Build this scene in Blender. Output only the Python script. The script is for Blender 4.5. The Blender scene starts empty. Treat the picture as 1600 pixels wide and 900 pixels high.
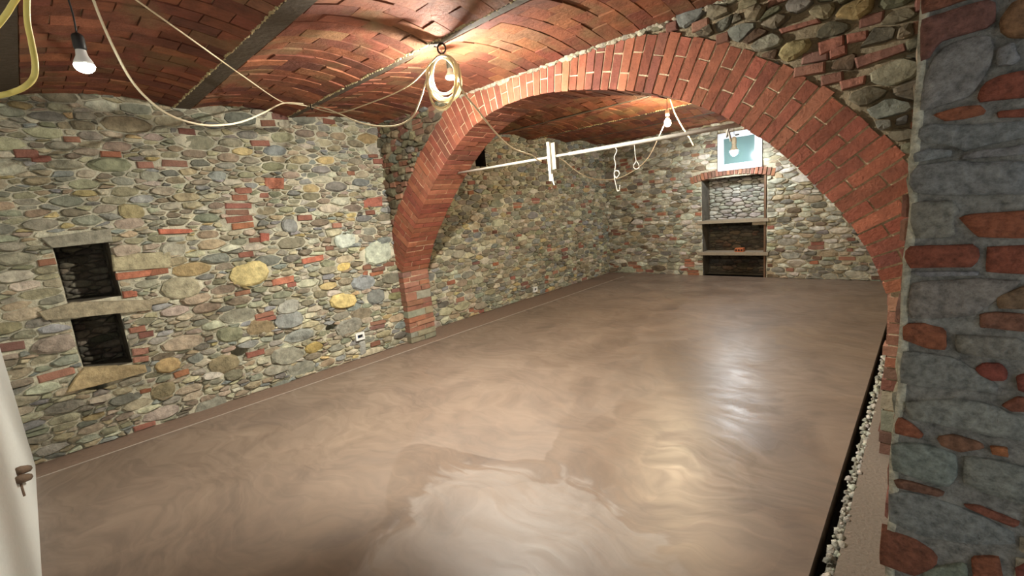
import bpy, math, random
import numpy as np
from mathutils import Vector, Matrix, noise

# ------------------------------------------------------------------ camera, world, exposure
SC = bpy.context.scene
COL = SC.collection
F = 703.0                                   # focal length in pixels of the 1600x900 frame
CAM = np.array([0.0, 0.0, 1.6])
_mx = np.array([-765, 55, 703.0]); _mx /= np.linalg.norm(_mx)
_X = -_mx
_Y = np.array([660, 185, 703.0]); _Y /= np.linalg.norm(_Y)
_Y -= _X * (_X @ _Y); _Y /= np.linalg.norm(_Y)
_Z = np.cross(_X, _Y)
if _Z[1] < 0: _Z = -_Z
RM = np.array([_X, _Y, _Z])                 # world = RM @ (right, up, forward)
cam_d = bpy.data.cameras.new('camera'); cam = bpy.data.objects.new('camera', cam_d); COL.objects.link(cam)
cam_d.sensor_width = 36.0; cam_d.lens = 36.0 * F / 1600.0; cam_d.clip_start = 0.02
_m = Matrix.Identity(4)
for i in range(3):
    _m[i][0] = RM[i, 0]; _m[i][1] = RM[i, 1]; _m[i][2] = -RM[i, 2]; _m[i][3] = CAM[i]
cam.matrix_world = _m
SC.camera = cam

w = bpy.data.worlds.new('world'); SC.world = w; w.use_nodes = True
bg = w.node_tree.nodes['Background']
bg.inputs[0].default_value = (0.80, 0.90, 1.0, 1); bg.inputs[1].default_value = 1.0
SC.view_settings.view_transform = 'Standard'; SC.view_settings.look = 'None'
SC.view_settings.gamma = 1.0; SC.view_settings.use_curve_mapping = False
SC.view_settings.exposure = 0.0
BULB = {'left': 5.0, 'coil': 440.0, 'rear': 80.0, 'window': 56.0}     # radiant power of each lamp

# ------------------------------------------------------------------ helpers
rnd = random.Random(7)
def ray(px, py): return RM @ np.array([px - 800.0, 450.0 - py, F])
def onx(px, py, x): d = ray(px, py); return CAM + d * (x / d[0])
def ony(px, py, y): d = ray(px, py); return CAM + d * (y / d[1])
def onz(px, py, z): d = ray(px, py); return CAM + d * ((z - CAM[2]) / d[2])
def atd(px, py, dep): return CAM + ray(px, py) * (dep / F)
def proj(p):
    c = RM.T @ (np.asarray(p, float) - CAM)
    if c[2] < 0.05: return -9999, -9999, 0.0
    return 800 + F * c[0] / c[2], 450 - F * c[1] / c[2], c[2]
def lin(r, g, b):
    f = lambda c: ((c / 255.0 + 0.055) / 1.055) ** 2.4 if c > 10.31 else c / 255.0 / 12.92
    return (f(r), f(g), f(b))
def jit(c, a=0.12, h=0.05):
    k = 1 + rnd.uniform(-a, a)
    return tuple(max(0.005, x * k * (1 + rnd.uniform(-h, h))) for x in c)

MATS = {}
def mat_masonry(name, rough=0.85, bscale=40.0, bstr=0.5, var=0.35, stain=None, spec=0.3, vscale=9.0):
    m = bpy.data.materials.new(name); m.use_nodes = True
    nt = m.node_tree; N = nt.nodes; L = nt.links
    b = N['Principled BSDF']; b.inputs['Roughness'].default_value = rough
    b.inputs['Specular IOR Level'].default_value = spec
    at = N.new('ShaderNodeAttribute'); at.attribute_name = 'col'
    geo = N.new('ShaderNodeNewGeometry')
    n1 = N.new('ShaderNodeTexNoise'); n1.inputs['Scale'].default_value = vscale; n1.inputs['Detail'].default_value = 6
    n1.inputs['Roughness'].default_value = 0.7
    L.new(geo.outputs['Position'], n1.inputs['Vector'])
    mr = N.new('ShaderNodeMapRange'); mr.inputs[1].default_value = 0.3; mr.inputs[2].default_value = 0.7
    mr.inputs[3].default_value = 1 - var; mr.inputs[4].default_value = 1 + var
    L.new(n1.outputs['Fac'], mr.inputs[0])
    mul = N.new('ShaderNodeVectorMath'); mul.operation = 'SCALE'
    L.new(at.outputs['Color'], mul.inputs[0]); L.new(mr.outputs[0], mul.inputs['Scale'])
    src = mul.outputs[0]
    if stain:
        col, scale, lo, hi, amt = stain
        n3 = N.new('ShaderNodeTexNoise'); n3.inputs['Scale'].default_value = scale; n3.inputs['Detail'].default_value = 5
        n3.inputs['Distortion'].default_value = 0.6
        L.new(geo.outputs['Position'], n3.inputs['Vector'])
        r3 = N.new('ShaderNodeMapRange'); r3.inputs[1].default_value = lo; r3.inputs[2].default_value = hi
        r3.inputs[3].default_value = 0; r3.inputs[4].default_value = amt
        L.new(n3.outputs['Fac'], r3.inputs[0])
        mx = N.new('ShaderNodeMix'); mx.data_type = 'RGBA'
        L.new(r3.outputs[0], mx.inputs[0]); L.new(src, mx.inputs[6]); mx.inputs[7].default_value = (*col, 1)
        src = mx.outputs[2]
    L.new(src, b.inputs['Base Color'])
    n2 = N.new('ShaderNodeTexNoise'); n2.inputs['Scale'].default_value = bscale; n2.inputs['Detail'].default_value = 8
    n2.inputs['Roughness'].default_value = 0.65
    L.new(geo.outputs['Position'], n2.inputs['Vector'])
    bp = N.new('ShaderNodeBump'); bp.inputs['Strength'].default_value = bstr; bp.inputs['Distance'].default_value = 0.02
    L.new(n2.outputs['Fac'], bp.inputs['Height']); L.new(bp.outputs[0], b.inputs['Normal'])
    MATS[name] = m
    return m
def mat_plain(name, col, rough=0.6, metal=0.0, bump=0.0, bscale=60.0, var=0.0, spec=0.5):
    m = bpy.data.materials.new(name); m.use_nodes = True
    nt = m.node_tree; N = nt.nodes; L = nt.links; b = N['Principled BSDF']
    b.inputs['Base Color'].default_value = (*col, 1); b.inputs['Roughness'].default_value = rough
    b.inputs['Metallic'].default_value = metal; b.inputs['Specular IOR Level'].default_value = spec
    if bump or var:
        geo = N.new('ShaderNodeNewGeometry'); n = N.new('ShaderNodeTexNoise')
        n.inputs['Scale'].default_value = bscale; n.inputs['Detail'].default_value = 6
        L.new(geo.outputs['Position'], n.inputs['Vector'])
        if bump:
            bp = N.new('ShaderNodeBump'); bp.inputs['Strength'].default_value = bump; bp.inputs['Distance'].default_value = 0.01
            L.new(n.outputs['Fac'], bp.inputs['Height']); L.new(bp.outputs[0], b.inputs['Normal'])
        if var:
            mr = N.new('ShaderNodeMix'); mr.data_type = 'RGBA'
            mr.inputs[6].default_value = (*[c * (1 - var) for c in col], 1); mr.inputs[7].default_value = (*[min(1, c * (1 + var)) for c in col], 1)
            L.new(n.outputs['Fac'], mr.inputs[0]); L.new(mr.outputs[2], b.inputs['Base Color'])
    MATS[name] = m
    return m
def mat_emit(name, col, strength):
    m = bpy.data.materials.new(name); m.use_nodes = True
    b = m.node_tree.nodes['Principled BSDF']
    b.inputs['Base Color'].default_value = (0.9, 0.9, 0.88, 1)
    b.inputs['Emission Color'].default_value = (*col, 1); b.inputs['Emission Strength'].default_value = strength
    MATS[name] = m
    return m

M_STONE = mat_masonry('stone_mat', 0.85, 20.0, 1.0, 0.45, vscale=14)
M_MORTAR = mat_masonry('mortar_mat', 0.95, 45.0, 1.0, 0.35, vscale=7)
M_BRICK = mat_masonry('brick_mat', 0.85, 55.0, 0.55, 0.3, vscale=12)
M_VAULT = mat_masonry('vault_brick_mat', 0.8, 30.0, 0.6, 0.35, stain=(lin(118, 96, 66), 2.6, 0.52, 0.66, 0.65), vscale=10)
M_PIER = mat_masonry('pier_stone_mat', 0.85, 45.0, 1.0, 0.55, vscale=45)

class MB:
    """collects vertices, faces and one colour per piece"""
    def __init__(s): s.v = []; s.f = []; s.c = []
    def add(s, verts, faces, col=(0.5, 0.5, 0.5)):
        o = len(s.v)
        s.v += [tuple(map(float, p)) for p in verts]; s.f += [tuple(i + o for i in f) for f in faces]; s.c += [col] * len(verts)
    def build(s, name, mat, parent=None, smooth=False, centre=False, kind=None):
        v = np.array(s.v, float).reshape(-1, 3)
        loc = v.mean(axis=0) if centre else np.zeros(3)
        me = bpy.data.meshes.new(name); me.from_pydata((v - loc).tolist(), [], s.f)
        a = me.attributes.new('col', 'FLOAT_COLOR', 'POINT')
        flat = np.ones((len(s.c), 4), np.float32); flat[:, :3] = np.array(s.c, np.float32).reshape(-1, 3)
        a.data.foreach_set('color', flat.ravel())
        if smooth: me.polygons.foreach_set('use_smooth', [True] * len(me.polygons))
        me.materials.append(mat)
        o = bpy.data.objects.new(name, me); COL.objects.link(o); o.location = loc.tolist()
        if parent is not None:
            o.parent = parent
            if parent.type == 'EMPTY': o.location = (Vector(loc) - parent.location)
        if kind: o['kind'] = kind
        return o
def tag(o, label=None, cat=None, group=None, kind=None):
    if label: o['label'] = label
    if cat: o['category'] = cat
    if group: o['group'] = group
    if kind: o['kind'] = kind
    return o
def empty(name, loc):
    o = bpy.data.objects.new(name, None); COL.objects.link(o); o.location = tuple(map(float, loc)); o.empty_display_size = 0.05
    return o
BOXF = [(0, 3, 2, 1), (4, 5, 6, 7), (0, 1, 5, 4), (1, 2, 6, 5), (2, 3, 7, 6), (3, 0, 4, 7)]
def box(mb, x0, x1, y0, y1, z0, z1, col=(0.5,) * 3):
    mb.add([(x0, y0, z0), (x1, y0, z0), (x1, y1, z0), (x0, y1, z0), (x0, y0, z1), (x1, y0, z1), (x1, y1, z1), (x0, y1, z1)], BOXF, col)
def catmull(P, n=8):
    P = [np.asarray(p, float) for p in P]; Q = [2 * P[0] - P[1]] + P + [2 * P[-1] - P[-2]]; out = []
    for i in range(1, len(Q) - 2):
        for k in range(n):
            t = k / n; a, b, c, d = Q[i - 1], Q[i], Q[i + 1], Q[i + 2]
            out.append(0.5 * (2 * b + (c - a) * t + (2 * a - 5 * b + 4 * c - d) * t * t + (3 * b - a - 3 * c + d) * t ** 3))
    out.append(P[-1]); return out
def tube(mb, pts, r, seg=8, col=(0.5,) * 3, closed=False, taper=None):
    pts = [np.asarray(p, float) for p in pts]; n = len(pts); V = []; Fc = []
    up = np.array([0.13, 0.21, 0.97]); prev = None
    for i, p in enumerate(pts):
        if closed: t = pts[(i + 1) % n] - pts[i - 1]
        else: t = pts[min(i + 1, n - 1)] - pts[max(i - 1, 0)]
        t = t / (np.linalg.norm(t) + 1e-9)
        a = prev if prev is not None else (up if abs(t @ up) < 0.9 else np.array([1.0, 0, 0]))
        s = a - t * (a @ t); s /= np.linalg.norm(s) + 1e-9; prev = s; q = np.cross(t, s)
        rr = r if taper is None else r * taper[i]
        for k in range(seg):
            an = 2 * math.pi * k / seg; V.append(p + rr * (s * math.cos(an) + q * math.sin(an)))
    for i in range(n if closed else n - 1):
        j = (i + 1) % n
        for k in range(seg):
            k2 = (k + 1) % seg; Fc.append((i * seg + k, i * seg + k2, j * seg + k2, j * seg + k))
    if not closed:
        Fc.append(tuple(reversed(range(seg)))); Fc.append(tuple((n - 1) * seg + k for k in range(seg)))
    mb.add(V, Fc, col)
def lathe(mb, prof, c, seg=16, col=(0.5,) * 3, axis=None):
    """prof: (radius, height) along axis, top to bottom"""
    ax = np.array(axis if axis is not None else (0, 0, 1.0), float); ax /= np.linalg.norm(ax)
    a = np.array([1.0, 0, 0]) if abs(ax[0]) < 0.8 else np.array([0, 1.0, 0])
    s = np.cross(ax, a); s /= np.linalg.norm(s); t = np.cross(ax, s); V = []; Fc = []
    for r, h in prof:
        for k in range(seg):
            an = 2 * math.pi * k / seg; V.append(np.asarray(c) + ax * h + r * (s * math.cos(an) + t * math.sin(an)))
    for i in range(len(prof) - 1):
        for k in range(seg):
            k2 = (k + 1) % seg; Fc.append((i * seg + k, (i + 1) * seg + k, (i + 1) * seg + k2, i * seg + k2))
    Fc.append(tuple(range(seg))); Fc.append(tuple(reversed([(len(prof) - 1) * seg + k for k in range(seg)])))
    mb.add(V, Fc, col)

class Surf:
    def __init__(s, o, u, v, n): s.o, s.u, s.v, s.n = [np.array(k, float) for k in (o, u, v, n)]
    def p(s, a, b, h=0.0): return s.o + s.u * a + s.v * b + s.n * h
    def px(s, x, y):
        d = ray(x, y); t = ((s.o - CAM) @ s.n) / (d @ s.n); q = CAM + d * t - s.o
        return q @ s.u, q @ s.v
def shows(c, area, n):
    """how large a piece shows in the photograph (rough, pixels)"""
    x, y, d = proj(c)
    if d <= 0.05 or x < -10 or x > 1610 or y < -10 or y > 910: return 0.0
    v = CAM - c; v = v / np.linalg.norm(v)
    return area * abs(v @ n) * F * F / (d * d)
def emit_pieces(pieces, name, rest_name, mat, parent, cap=300, smooth=False, floor_px=12.0):
    """pieces: (score, verts, faces, col); the largest become parts, the rest ONE stuff part"""
    pieces.sort(key=lambda q: -q[0]); rest = MB(); n = 0
    for sc, V, Fc, col in pieces:
        if n < cap and sc > floor_px:
            mb = MB(); mb.add(V, Fc, col); mb.build(name, mat, parent, smooth, True); n += 1
        else: rest.add(V, Fc, col)
    if rest.v: rest.build(rest_name, mat, parent, smooth, False, 'stuff')
    return n

# ---- rubble: power diagram cells in a wall plane
def clip(poly, nx, ny, c):
    out = []; m = len(poly)
    for i in range(m):
        a = poly[i]; b = poly[(i + 1) % m]; da = a[0] * nx + a[1] * ny - c; db = b[0] * nx + b[1] * ny - c
        if da <= 0: out.append(a)
        if (da < 0 < db) or (db < 0 < da):
            t = da / (da - db); out.append((a[0] + (b[0] - a[0]) * t, a[1] + (b[1] - a[1]) * t))
    return out
def area2(p): return 0.5 * sum(p[i][0] * p[(i + 1) % len(p)][1] - p[(i + 1) % len(p)][0] * p[i][1] for i in range(len(p)))
def cen(p):
    a = area2(p)
    if abs(a) < 1e-9: return np.mean(np.array(p), axis=0)
    x = y = 0
    for i in range(len(p)):
        q, r = p[i], p[(i + 1) % len(p)]; k = q[0] * r[1] - r[0] * q[1]; x += (q[0] + r[0]) * k; y += (q[1] + r[1]) * k
    return np.array([x / (6 * a), y / (6 * a)])
def resample(p, n):
    p = [np.array(q) for q in p]; m = len(p); seg = [np.linalg.norm(p[(i + 1) % m] - p[i]) for i in range(m)]; T = sum(seg)
    out = []; i = 0; acc = 0.0
    for k in range(n):
        s = T * k / n
        while acc + seg[i] < s and i < m - 1: acc += seg[i]; i += 1
        t = (s - acc) / (seg[i] + 1e-9); out.append(p[i] * (1 - t) + p[(i + 1) % m] * t)
    return out
def chaikin(p, q=0.25):
    out = []; m = len(p)
    for i in range(m):
        a = np.array(p[i]); b = np.array(p[(i + 1) % m]); out += [a * (1 - q) + b * q, a * q + b * (1 - q)]
    return out
ASP = 2.4
def scatter(u0, u1, v0, v1, sizes, fixed, R, reject=None, course=0.072):
    """dart throwing, largest first; returns list of [u, v, r, tagdata]"""
    P = [list(f) for f in fixed]; cell = 0.12; grid = {}
    def put(q):
        grid.setdefault((int(q[0] // cell), int(q[1] * ASP // cell)), []).append(q)
    for q in P: put(q)
    for r0, r1, tries in sizes:
        for _ in range(tries):
            r = R.uniform(r0, r1); u = R.uniform(u0, u1); v = R.uniform(v0, v1)
            if r < 0.13: v = round(v / course) * course + R.gauss(0, 0.012) + 0.02 * math.sin(u * 1.7) if r > 0.055 else v
            if reject and reject(u, v, r): continue
            ok = True; gu, gv = int(u // cell), int(v * ASP // cell); k = 3
            for a in range(gu - k, gu + k + 1):
                for b in range(gv - k, gv + k + 1):
                    for q in grid.get((a, b), ()):
                        if (q[0] - u) ** 2 + ((q[1] - v) * ASP) ** 2 < (0.86 * (r + q[2])) ** 2: ok = False; break
                    if not ok: break
                if not ok: break
            if ok:
                q = [u, v, r, None]; P.append(q); put(q)
    return P
def cells(P, u0, u1, v0, v1):
    A = np.array([[q[0], q[1] * ASP, q[2]] for q in P]); res = []
    for i, q in enumerate(P):
        R0 = max(0.22, 2.4 * q[2])
        d2 = (A[:, 0] - A[i, 0]) ** 2 + (A[:, 1] - A[i, 1]) ** 2
        idx = np.nonzero(d2 < (2.2 * R0) ** 2)[0]; idx = idx[np.argsort(d2[idx])][1:40]
        x, y = A[i, 0], A[i, 1]
        poly = [(max(x - R0, u0), max(y - R0, v0 * ASP)), (min(x + R0, u1), max(y - R0, v0 * ASP)),
                (min(x + R0, u1), min(y + R0, v1 * ASP)), (max(x - R0, u0), min(y + R0, v1 * ASP))]
        for j in idx:
            dx, dy = A[j, 0] - x, A[j, 1] - y
            c = 0.5 * (A[j, 0] ** 2 + A[j, 1] ** 2 - A[j, 2] ** 2 - x * x - y * y + A[i, 2] ** 2)
            poly = clip(poly, dx, dy, c)
            if len(poly) < 3: break
        res.append([(a, b / ASP) for a, b in poly] if len(poly) >= 3 else None)
    return res
def stone_mesh(S, poly, h, R, k=10, flat=0.72, back=0.03):
    """a rounded stone standing proud of the wall: 50 triangles"""
    p = chaikin(poly, 0.16)
    if len(p) > 12: p = resample(p, 12)
    k = len(p); c = cen(p); p = [q + (q - c) * R.uniform(-.06, .05) for q in p]
    V = []; tu, tv = R.uniform(-0.12, 0.12), R.uniform(-0.2, 0.2)
    for q in p: V.append(S.p(q[0], q[1], -back))
    for q in p:
        e = c + (q - c) * 0.97; V.append(S.p(e[0], e[1], h * R.uniform(0.35, 0.6)))
    for q in p:
        e = c + (q - c) * flat * R.uniform(0.93, 1.05); V.append(S.p(e[0], e[1], h * (R.uniform(0.85, 1.1)) + tu * (e[0] - c[0]) + tv * (e[1] - c[1])))
    V.append(S.p(c[0], c[1], h * R.uniform(1.0, 1.25)))
    Fc = []
    for r in (0, 1):
        for i in range(k):
            j = (i + 1) % k; Fc.append((r * k + i, r * k + j, (r + 1) * k + j, (r + 1) * k + i))
    for i in range(k): Fc.append((2 * k + i, 2 * k + (i + 1) % k, 3 * k))
    return V, Fc
def slab_mesh(S, poly, h, R, inset=0.006, back=0.03):
    """a squared piece with a small arris"""
    k = len(poly); c = cen(poly); V = []; t = R.uniform(-0.004, 0.004)
    for q in poly: V.append(S.p(q[0], q[1], -back))
    for q in poly: V.append(S.p(q[0], q[1], h * 0.6))
    for q in poly:
        d = np.array(q) - c; e = c + d * max(0.6, 1 - inset / (np.linalg.norm(d) + 1e-6) * 1.6); V.append(S.p(e[0], e[1], h + t * R.choice((0, 1))))
    Fc = []
    for r in (0, 1):
        for i in range(k):
            j = (i + 1) % k; Fc.append((r * k + i, r * k + j, (r + 1) * k + j, (r + 1) * k + i))
    Fc.append(tuple(2 * k + i for i in range(k)))
    return V, Fc
def soft(c, k=0.30, to=lin(154, 152, 136)): return tuple(a * (1 - k) + b * k for a, b in zip(c, to))
STONES = [(soft(lin(128, 128, 112)), 5), (soft(lin(168, 158, 130)), 6), (soft(lin(150, 134, 104)), 4), (soft(lin(122, 118, 92)), 3), (soft(lin(124, 128, 128)), 3),
          (soft(lin(116, 100, 80)), 3), (soft(lin(188, 182, 160)), 4), (soft(lin(98, 97, 90)), 2), (soft(lin(158, 142, 124)), 2), (soft(lin(180, 158, 102)), 1)]
BRICKS = [(lin(138, 96, 78), 4), (lin(130, 88, 74), 3), (lin(150, 110, 90), 3), (lin(122, 90, 78), 2), (lin(146, 98, 74), 2)]
def pick(pal, R):
    s = sum(k for _, k in pal); x = R.uniform(0, s)
    for c, k in pal:
        x -= k
        if x <= 0: return c
    return pal[0][0]
def rubble(S, u0, u1, v0, v1, sizes, R, fixed=(), holes=(), pockets=(), pbrick=0.14, reject=None, dark=1.0, gap=0.0034, hh=(0.010, 0.036), stones=STONES):
    """returns stone pieces and brick pieces; holes: rects (u0,u1,v0,v1); pockets: (u,v,ru,rv)"""
    def rej(u, v, r):
        if reject and reject(u, v, r): return True
        for a, b, c, d in holes:
            if a - r * 0.5 < u < b + r * 0.5 and c - r * 0.3 < v < d + r * 0.3: return True
        for a, b, ru, rv in pockets:
            if abs(u - a) < ru and abs(v - b) < rv: return True
        return False
    P = scatter(u0, u1, v0, v1, sizes, fixed, R, rej)
    for a, b, ru, rv in pockets: P.append([a, b, ru * 1.15, 'void'])
    st, br = [], []
    for q, poly in zip(P, cells(P, u0, u1, v0, v1)):
        if poly is None or q[3] == 'void': continue
        c = cen(poly)
        for a, b, e, d in holes:
            us = [p[0] for p in poly]; vs = [p[1] for p in poly]
            if min(us) < b and max(us) > a and min(vs) < d and max(vs) > e:
                side = max((c[0] - b, 0), (a - c[0], 1), ((c[1] - d), 2), ((e - c[1]), 3))[1]
                poly = [lambda p: clip(p, -1, 0, -b), lambda p: clip(p, 1, 0, a), lambda p: clip(p, 0, -1, -d), lambda p: clip(p, 0, 1, e)][side](poly)
                if len(poly) < 3: break
        if len(poly) < 3: continue
        c = cen(poly); ar = abs(area2(poly))
        if ar < 0.0006: continue
        if area2(poly) < 0: poly = poly[::-1]
        g = gap * R.uniform(0.7, 1.6)
        shr = [c + (np.array(p) - c) * max(0.35, 1 - g * 1.35 / (np.linalg.norm(np.array(p) - c) + 1e-6)) for p in poly]
        us = [p[0] for p in shr]; vs = [p[1] for p in shr]; wu, wv = max(us) - min(us), max(vs) - min(vs)
        info = q[3]; cc = S.p(c[0], c[1])
        if info is None and R.random() < pbrick and wu > 0.09 and wv > 0.045:
            nb = 2 if wv > 0.10 else 1; hb = min(0.058, wv / nb - 0.008); wb = min(0.24, wu * 0.88)
            ang = R.uniform(-0.06, 0.06); ca, sa = math.cos(ang), math.sin(ang)
            for k in range(nb):
                oz = (k - (nb - 1) / 2) * (hb + 0.009); ow = wb * R.uniform(0.75, 1.0); ou = R.uniform(-0.5, 0.5) * (wb - ow)
                cs = [(ou + sx * ow / 2 + R.uniform(-.004, .004), oz + sz * hb / 2 + R.uniform(-.003, .003)) for sx, sz in ((-1, -1), (1, -1), (1, 1), (-1, 1))]
                pl = [(c[0] + a * ca - b * sa, c[1] + a * sa + b * ca) for a, b in cs]
                V, Fc = slab_mesh(S, pl, R.uniform(0.008, 0.026), R)
                br.append((shows(S.p(c[0], c[1] + oz), ow * hb, S.n), V, Fc, tuple(x * dark for x in jit(pick(BRICKS, R), 0.2, 0.06))))
            continue
        col = soft(info['c'], 0.2) if info else jit(pick(stones, R), 0.22, 0.06)
        col = tuple(x * dark for x in col)
        h = (info or {}).get('h', R.uniform(*hh)); 
        if info and info.get('slab'): V, Fc = slab_mesh(S, [tuple(p) for p in info['slab']], h, R)
        elif info and info.get('out'): V, Fc = stone_mesh(S, info['out'], h, R, flat=0.8)
        elif R.random() < 0.6: V, Fc = stone_mesh(S, shr, h * 0.8, R, flat=0.87)
        else: V, Fc = stone_mesh(S, shr, h, R)
        st.append((shows(cc, ar, S.n), V, Fc, col))
    return st, br
def backing(name, S, u0, u1, v0, v1, step, col, mat, holes=(), pockets=(), keep=None, amp=0.013, parent=None):
    nu, nv = int(round((u1 - u0) / step)), int(round((v1 - v0) / step)); V = []; C = []
    us = np.linspace(u0, u1, nu + 1); vs = np.linspace(v0, v1, nv + 1)
    for (a, b, c, d) in holes:                       # snap grid lines to the hole edges
        for e in (a, b): us[np.argmin(abs(us - e))] = e
        for e in (c, d): vs[np.argmin(abs(vs - e))] = e
    for b in vs:
        for a in us:
            q = S.p(a, b); h = amp * (noise.noise(Vector(q * 9.0)) + 0.7 * noise.noise(Vector(q * 27.0)))
            for pu, pv, ru, rv in pockets:
                if ((a - pu) / ru) ** 2 + ((b - pv) / rv) ** 2 < 1.1: h -= 0.14
            V.append(S.p(a, b, h)); k = 1 + 0.22 * noise.noise(Vector(q * 1.3)); C.append((col[0] * k, col[1] * k, col[2] * k))
    Fc = []
    for j in range(nv):
        for i in range(nu):
            ca, cb = (us[i] + us[i + 1]) / 2, (vs[j] + vs[j + 1]) / 2
            if any(a < ca < b and c < cb < d for a, b, c, d in holes): continue
            if keep and not keep(ca, cb): continue
            k = j * (nu + 1) + i; Fc.append((k, k + 1, k + nu + 2, k + nu + 1))
    mb = MB(); mb.v = [tuple(p) for p in V]; mb.f = Fc; mb.c = C
    return mb.build(name, mat, parent, True)
def recess(name, S, u0, u1, v0, v1, dep, mat, col, parent):
    """five inner faces of a hole in a wall"""
    mb = MB(); P = [S.p(a, b, h) for h in (0.004, -dep) for a, b in ((u0, v0), (u1, v0), (u1, v1), (u0, v1))]
    mb.add(P, [(4, 5, 6, 7), (0, 1, 5, 4), (1, 2, 6, 5), (2, 3, 7, 6), (3, 0, 4, 7)], col)
    return mb.build(name, mat, parent)
def hexa(pts, R=None, j=0.0):
    """8 corners -> box with its faces"""
    if j: pts = [np.asarray(p) + np.array([R.uniform(-j, j) for _ in range(3)]) for p in pts]
    return pts, BOXF

MORT = lin(190, 185, 163)
FULL = [(0.14, 0.19, 40), (0.09, 0.125, 420), (0.06, 0.085, 2200), (0.036, 0.052, 6000), (0.024, 0.03, 6000)]

# ------------------------------------------------------------------ floor
PCX, PCY, PRX, PRY = -1.35, 1.25, 0.72, 0.72
def mat_floor():
    m = bpy.data.materials.new('screed_mat'); m.use_nodes = True; nt = m.node_tree; N = nt.nodes; L = nt.links; b = N['Principled BSDF']
    geo = N.new('ShaderNodeNewGeometry')
    warp = N.new('ShaderNodeTexNoise'); warp.inputs['Scale'].default_value = 1.1; warp.inputs['Detail'].default_value = 3
    L.new(geo.outputs['Position'], warp.inputs['Vector'])
    add = N.new('ShaderNodeVectorMath'); add.operation = 'MULTIPLY_ADD'; add.inputs[1].default_value = (0.9, 0.9, 0)
    L.new(warp.outputs['Color'], add.inputs[0]); L.new(geo.outputs['Position'], add.inputs[2])
    def tex(kind, **k):
        n = N.new(kind)
        for a, v in k.items(): n.inputs[a].default_value = v
        L.new(add.outputs[0], n.inputs['Vector']); return n
    def rng(src, a, b_, c, d):
        r = N.new('ShaderNodeMapRange'); r.inputs[1].default_value = a; r.inputs[2].default_value = b_; r.inputs[3].default_value = c; r.inputs[4].default_value = d
        L.new(src, r.inputs[0]); return r.outputs[0]
    def math2(op, x, y):
        q = N.new('ShaderNodeMath'); q.operation = op
        for i_, v in enumerate((x, y)):
            if isinstance(v, (int, float)): q.inputs[i_].default_value = v
            else: L.new(v, q.inputs[i_])
        return q.outputs[0]
    v1 = tex('ShaderNodeTexVoronoi', Scale=1.15); v2 = tex('ShaderNodeTexVoronoi', Scale=3.1)      # sweeps of the trowel
    s1 = N.new('ShaderNodeSeparateColor'); L.new(v1.outputs['Color'], s1.inputs[0]); s2 = N.new('ShaderNodeSeparateColor'); L.new(v2.outputs['Color'], s2.inputs[0])
    n1 = tex('ShaderNodeTexNoise', Scale=2.2, Detail=8.0, Roughness=0.6, Distortion=0.8)
    mp = N.new('ShaderNodeMapping'); mp.inputs['Scale'].default_value = (1.6, 5.0, 1); mp.inputs['Rotation'].default_value = (0, 0, -0.75); L.new(add.outputs[0], mp.inputs['Vector'])
    n2 = N.new('ShaderNodeTexNoise'); n2.inputs['Scale'].default_value = 3.0; n2.inputs['Detail'].default_value = 7; n2.inputs['Distortion'].default_value = 0.6; L.new(mp.outputs[0], n2.inputs['Vector'])
    t = math2('ADD', math2('ADD', rng(n1.outputs['Fac'], .3, .7, 0, .5), rng(s1.outputs[0], 0, 1, 0, .22)), math2('ADD', rng(s2.outputs[0], 0, 1, 0, .10), rng(n2.outputs['Fac'], .35, .7, 0, .3)))
    cr = N.new('ShaderNodeValToRGB'); e = cr.color_ramp.elements
    e[0].position = 0.15; e[0].color = (*lin(97, 82, 71), 1); e[1].position = 1.0; e[1].color = (*lin(134, 116, 101), 1)
    L.new(t, cr.inputs[0])
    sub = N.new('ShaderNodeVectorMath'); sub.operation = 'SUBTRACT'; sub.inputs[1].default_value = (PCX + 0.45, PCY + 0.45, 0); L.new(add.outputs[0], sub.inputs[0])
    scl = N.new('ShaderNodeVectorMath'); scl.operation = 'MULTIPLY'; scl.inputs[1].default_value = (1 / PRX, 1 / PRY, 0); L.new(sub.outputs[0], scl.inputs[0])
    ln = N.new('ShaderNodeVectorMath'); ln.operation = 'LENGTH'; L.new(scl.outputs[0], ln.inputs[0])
    msk = math2('MULTIPLY', rng(math2('ADD', ln.outputs['Value'], rng(n2.outputs['Fac'], .3, .7, -.16, .16)), 0.93, 1.05, 1, 0), rng(n1.outputs['Fac'], .3, .7, .12, .55))          # pale cement film, with the lamp's glare on it painted into the colour
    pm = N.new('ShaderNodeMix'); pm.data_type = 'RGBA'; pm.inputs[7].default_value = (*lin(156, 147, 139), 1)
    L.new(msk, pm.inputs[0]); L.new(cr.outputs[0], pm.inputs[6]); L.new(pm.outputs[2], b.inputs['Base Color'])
    ro = math2('ADD', math2('ADD', rng(s1.outputs[1], 0, 1, .33, .48), rng(s2.outputs[1], 0, 1, 0, .08)), rng(n2.outputs['Fac'], .35, .65, .06, -.05))
    L.new(ro, b.inputs['Roughness']); b.inputs['Specular IOR Level'].default_value = 0.75
    bp = N.new('ShaderNodeBump'); bp.inputs['Strength'].default_value = 0.09; bp.inputs['Distance'].default_value = 0.012
    L.new(n2.outputs['Fac'], bp.inputs['Height']); L.new(bp.outputs[0], b.inputs['Normal'])
    return m
M_FLOOR = mat_floor()
EDGE = -0.292
mb = MB(); box(mb, -4.62, EDGE, -0.3, 8.9, -0.14, 0.0)
floor = tag(mb.build('floor', M_FLOOR), kind='structure')
mb = MB(); box(mb, -5.4, -4.632, -0.3, 8.9, -0.14, -0.004); mb.build('border_strip', mat_plain('border_screed', lin(118, 98, 84), 0.6, bump=0.5, bscale=25, var=0.25), floor)
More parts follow.
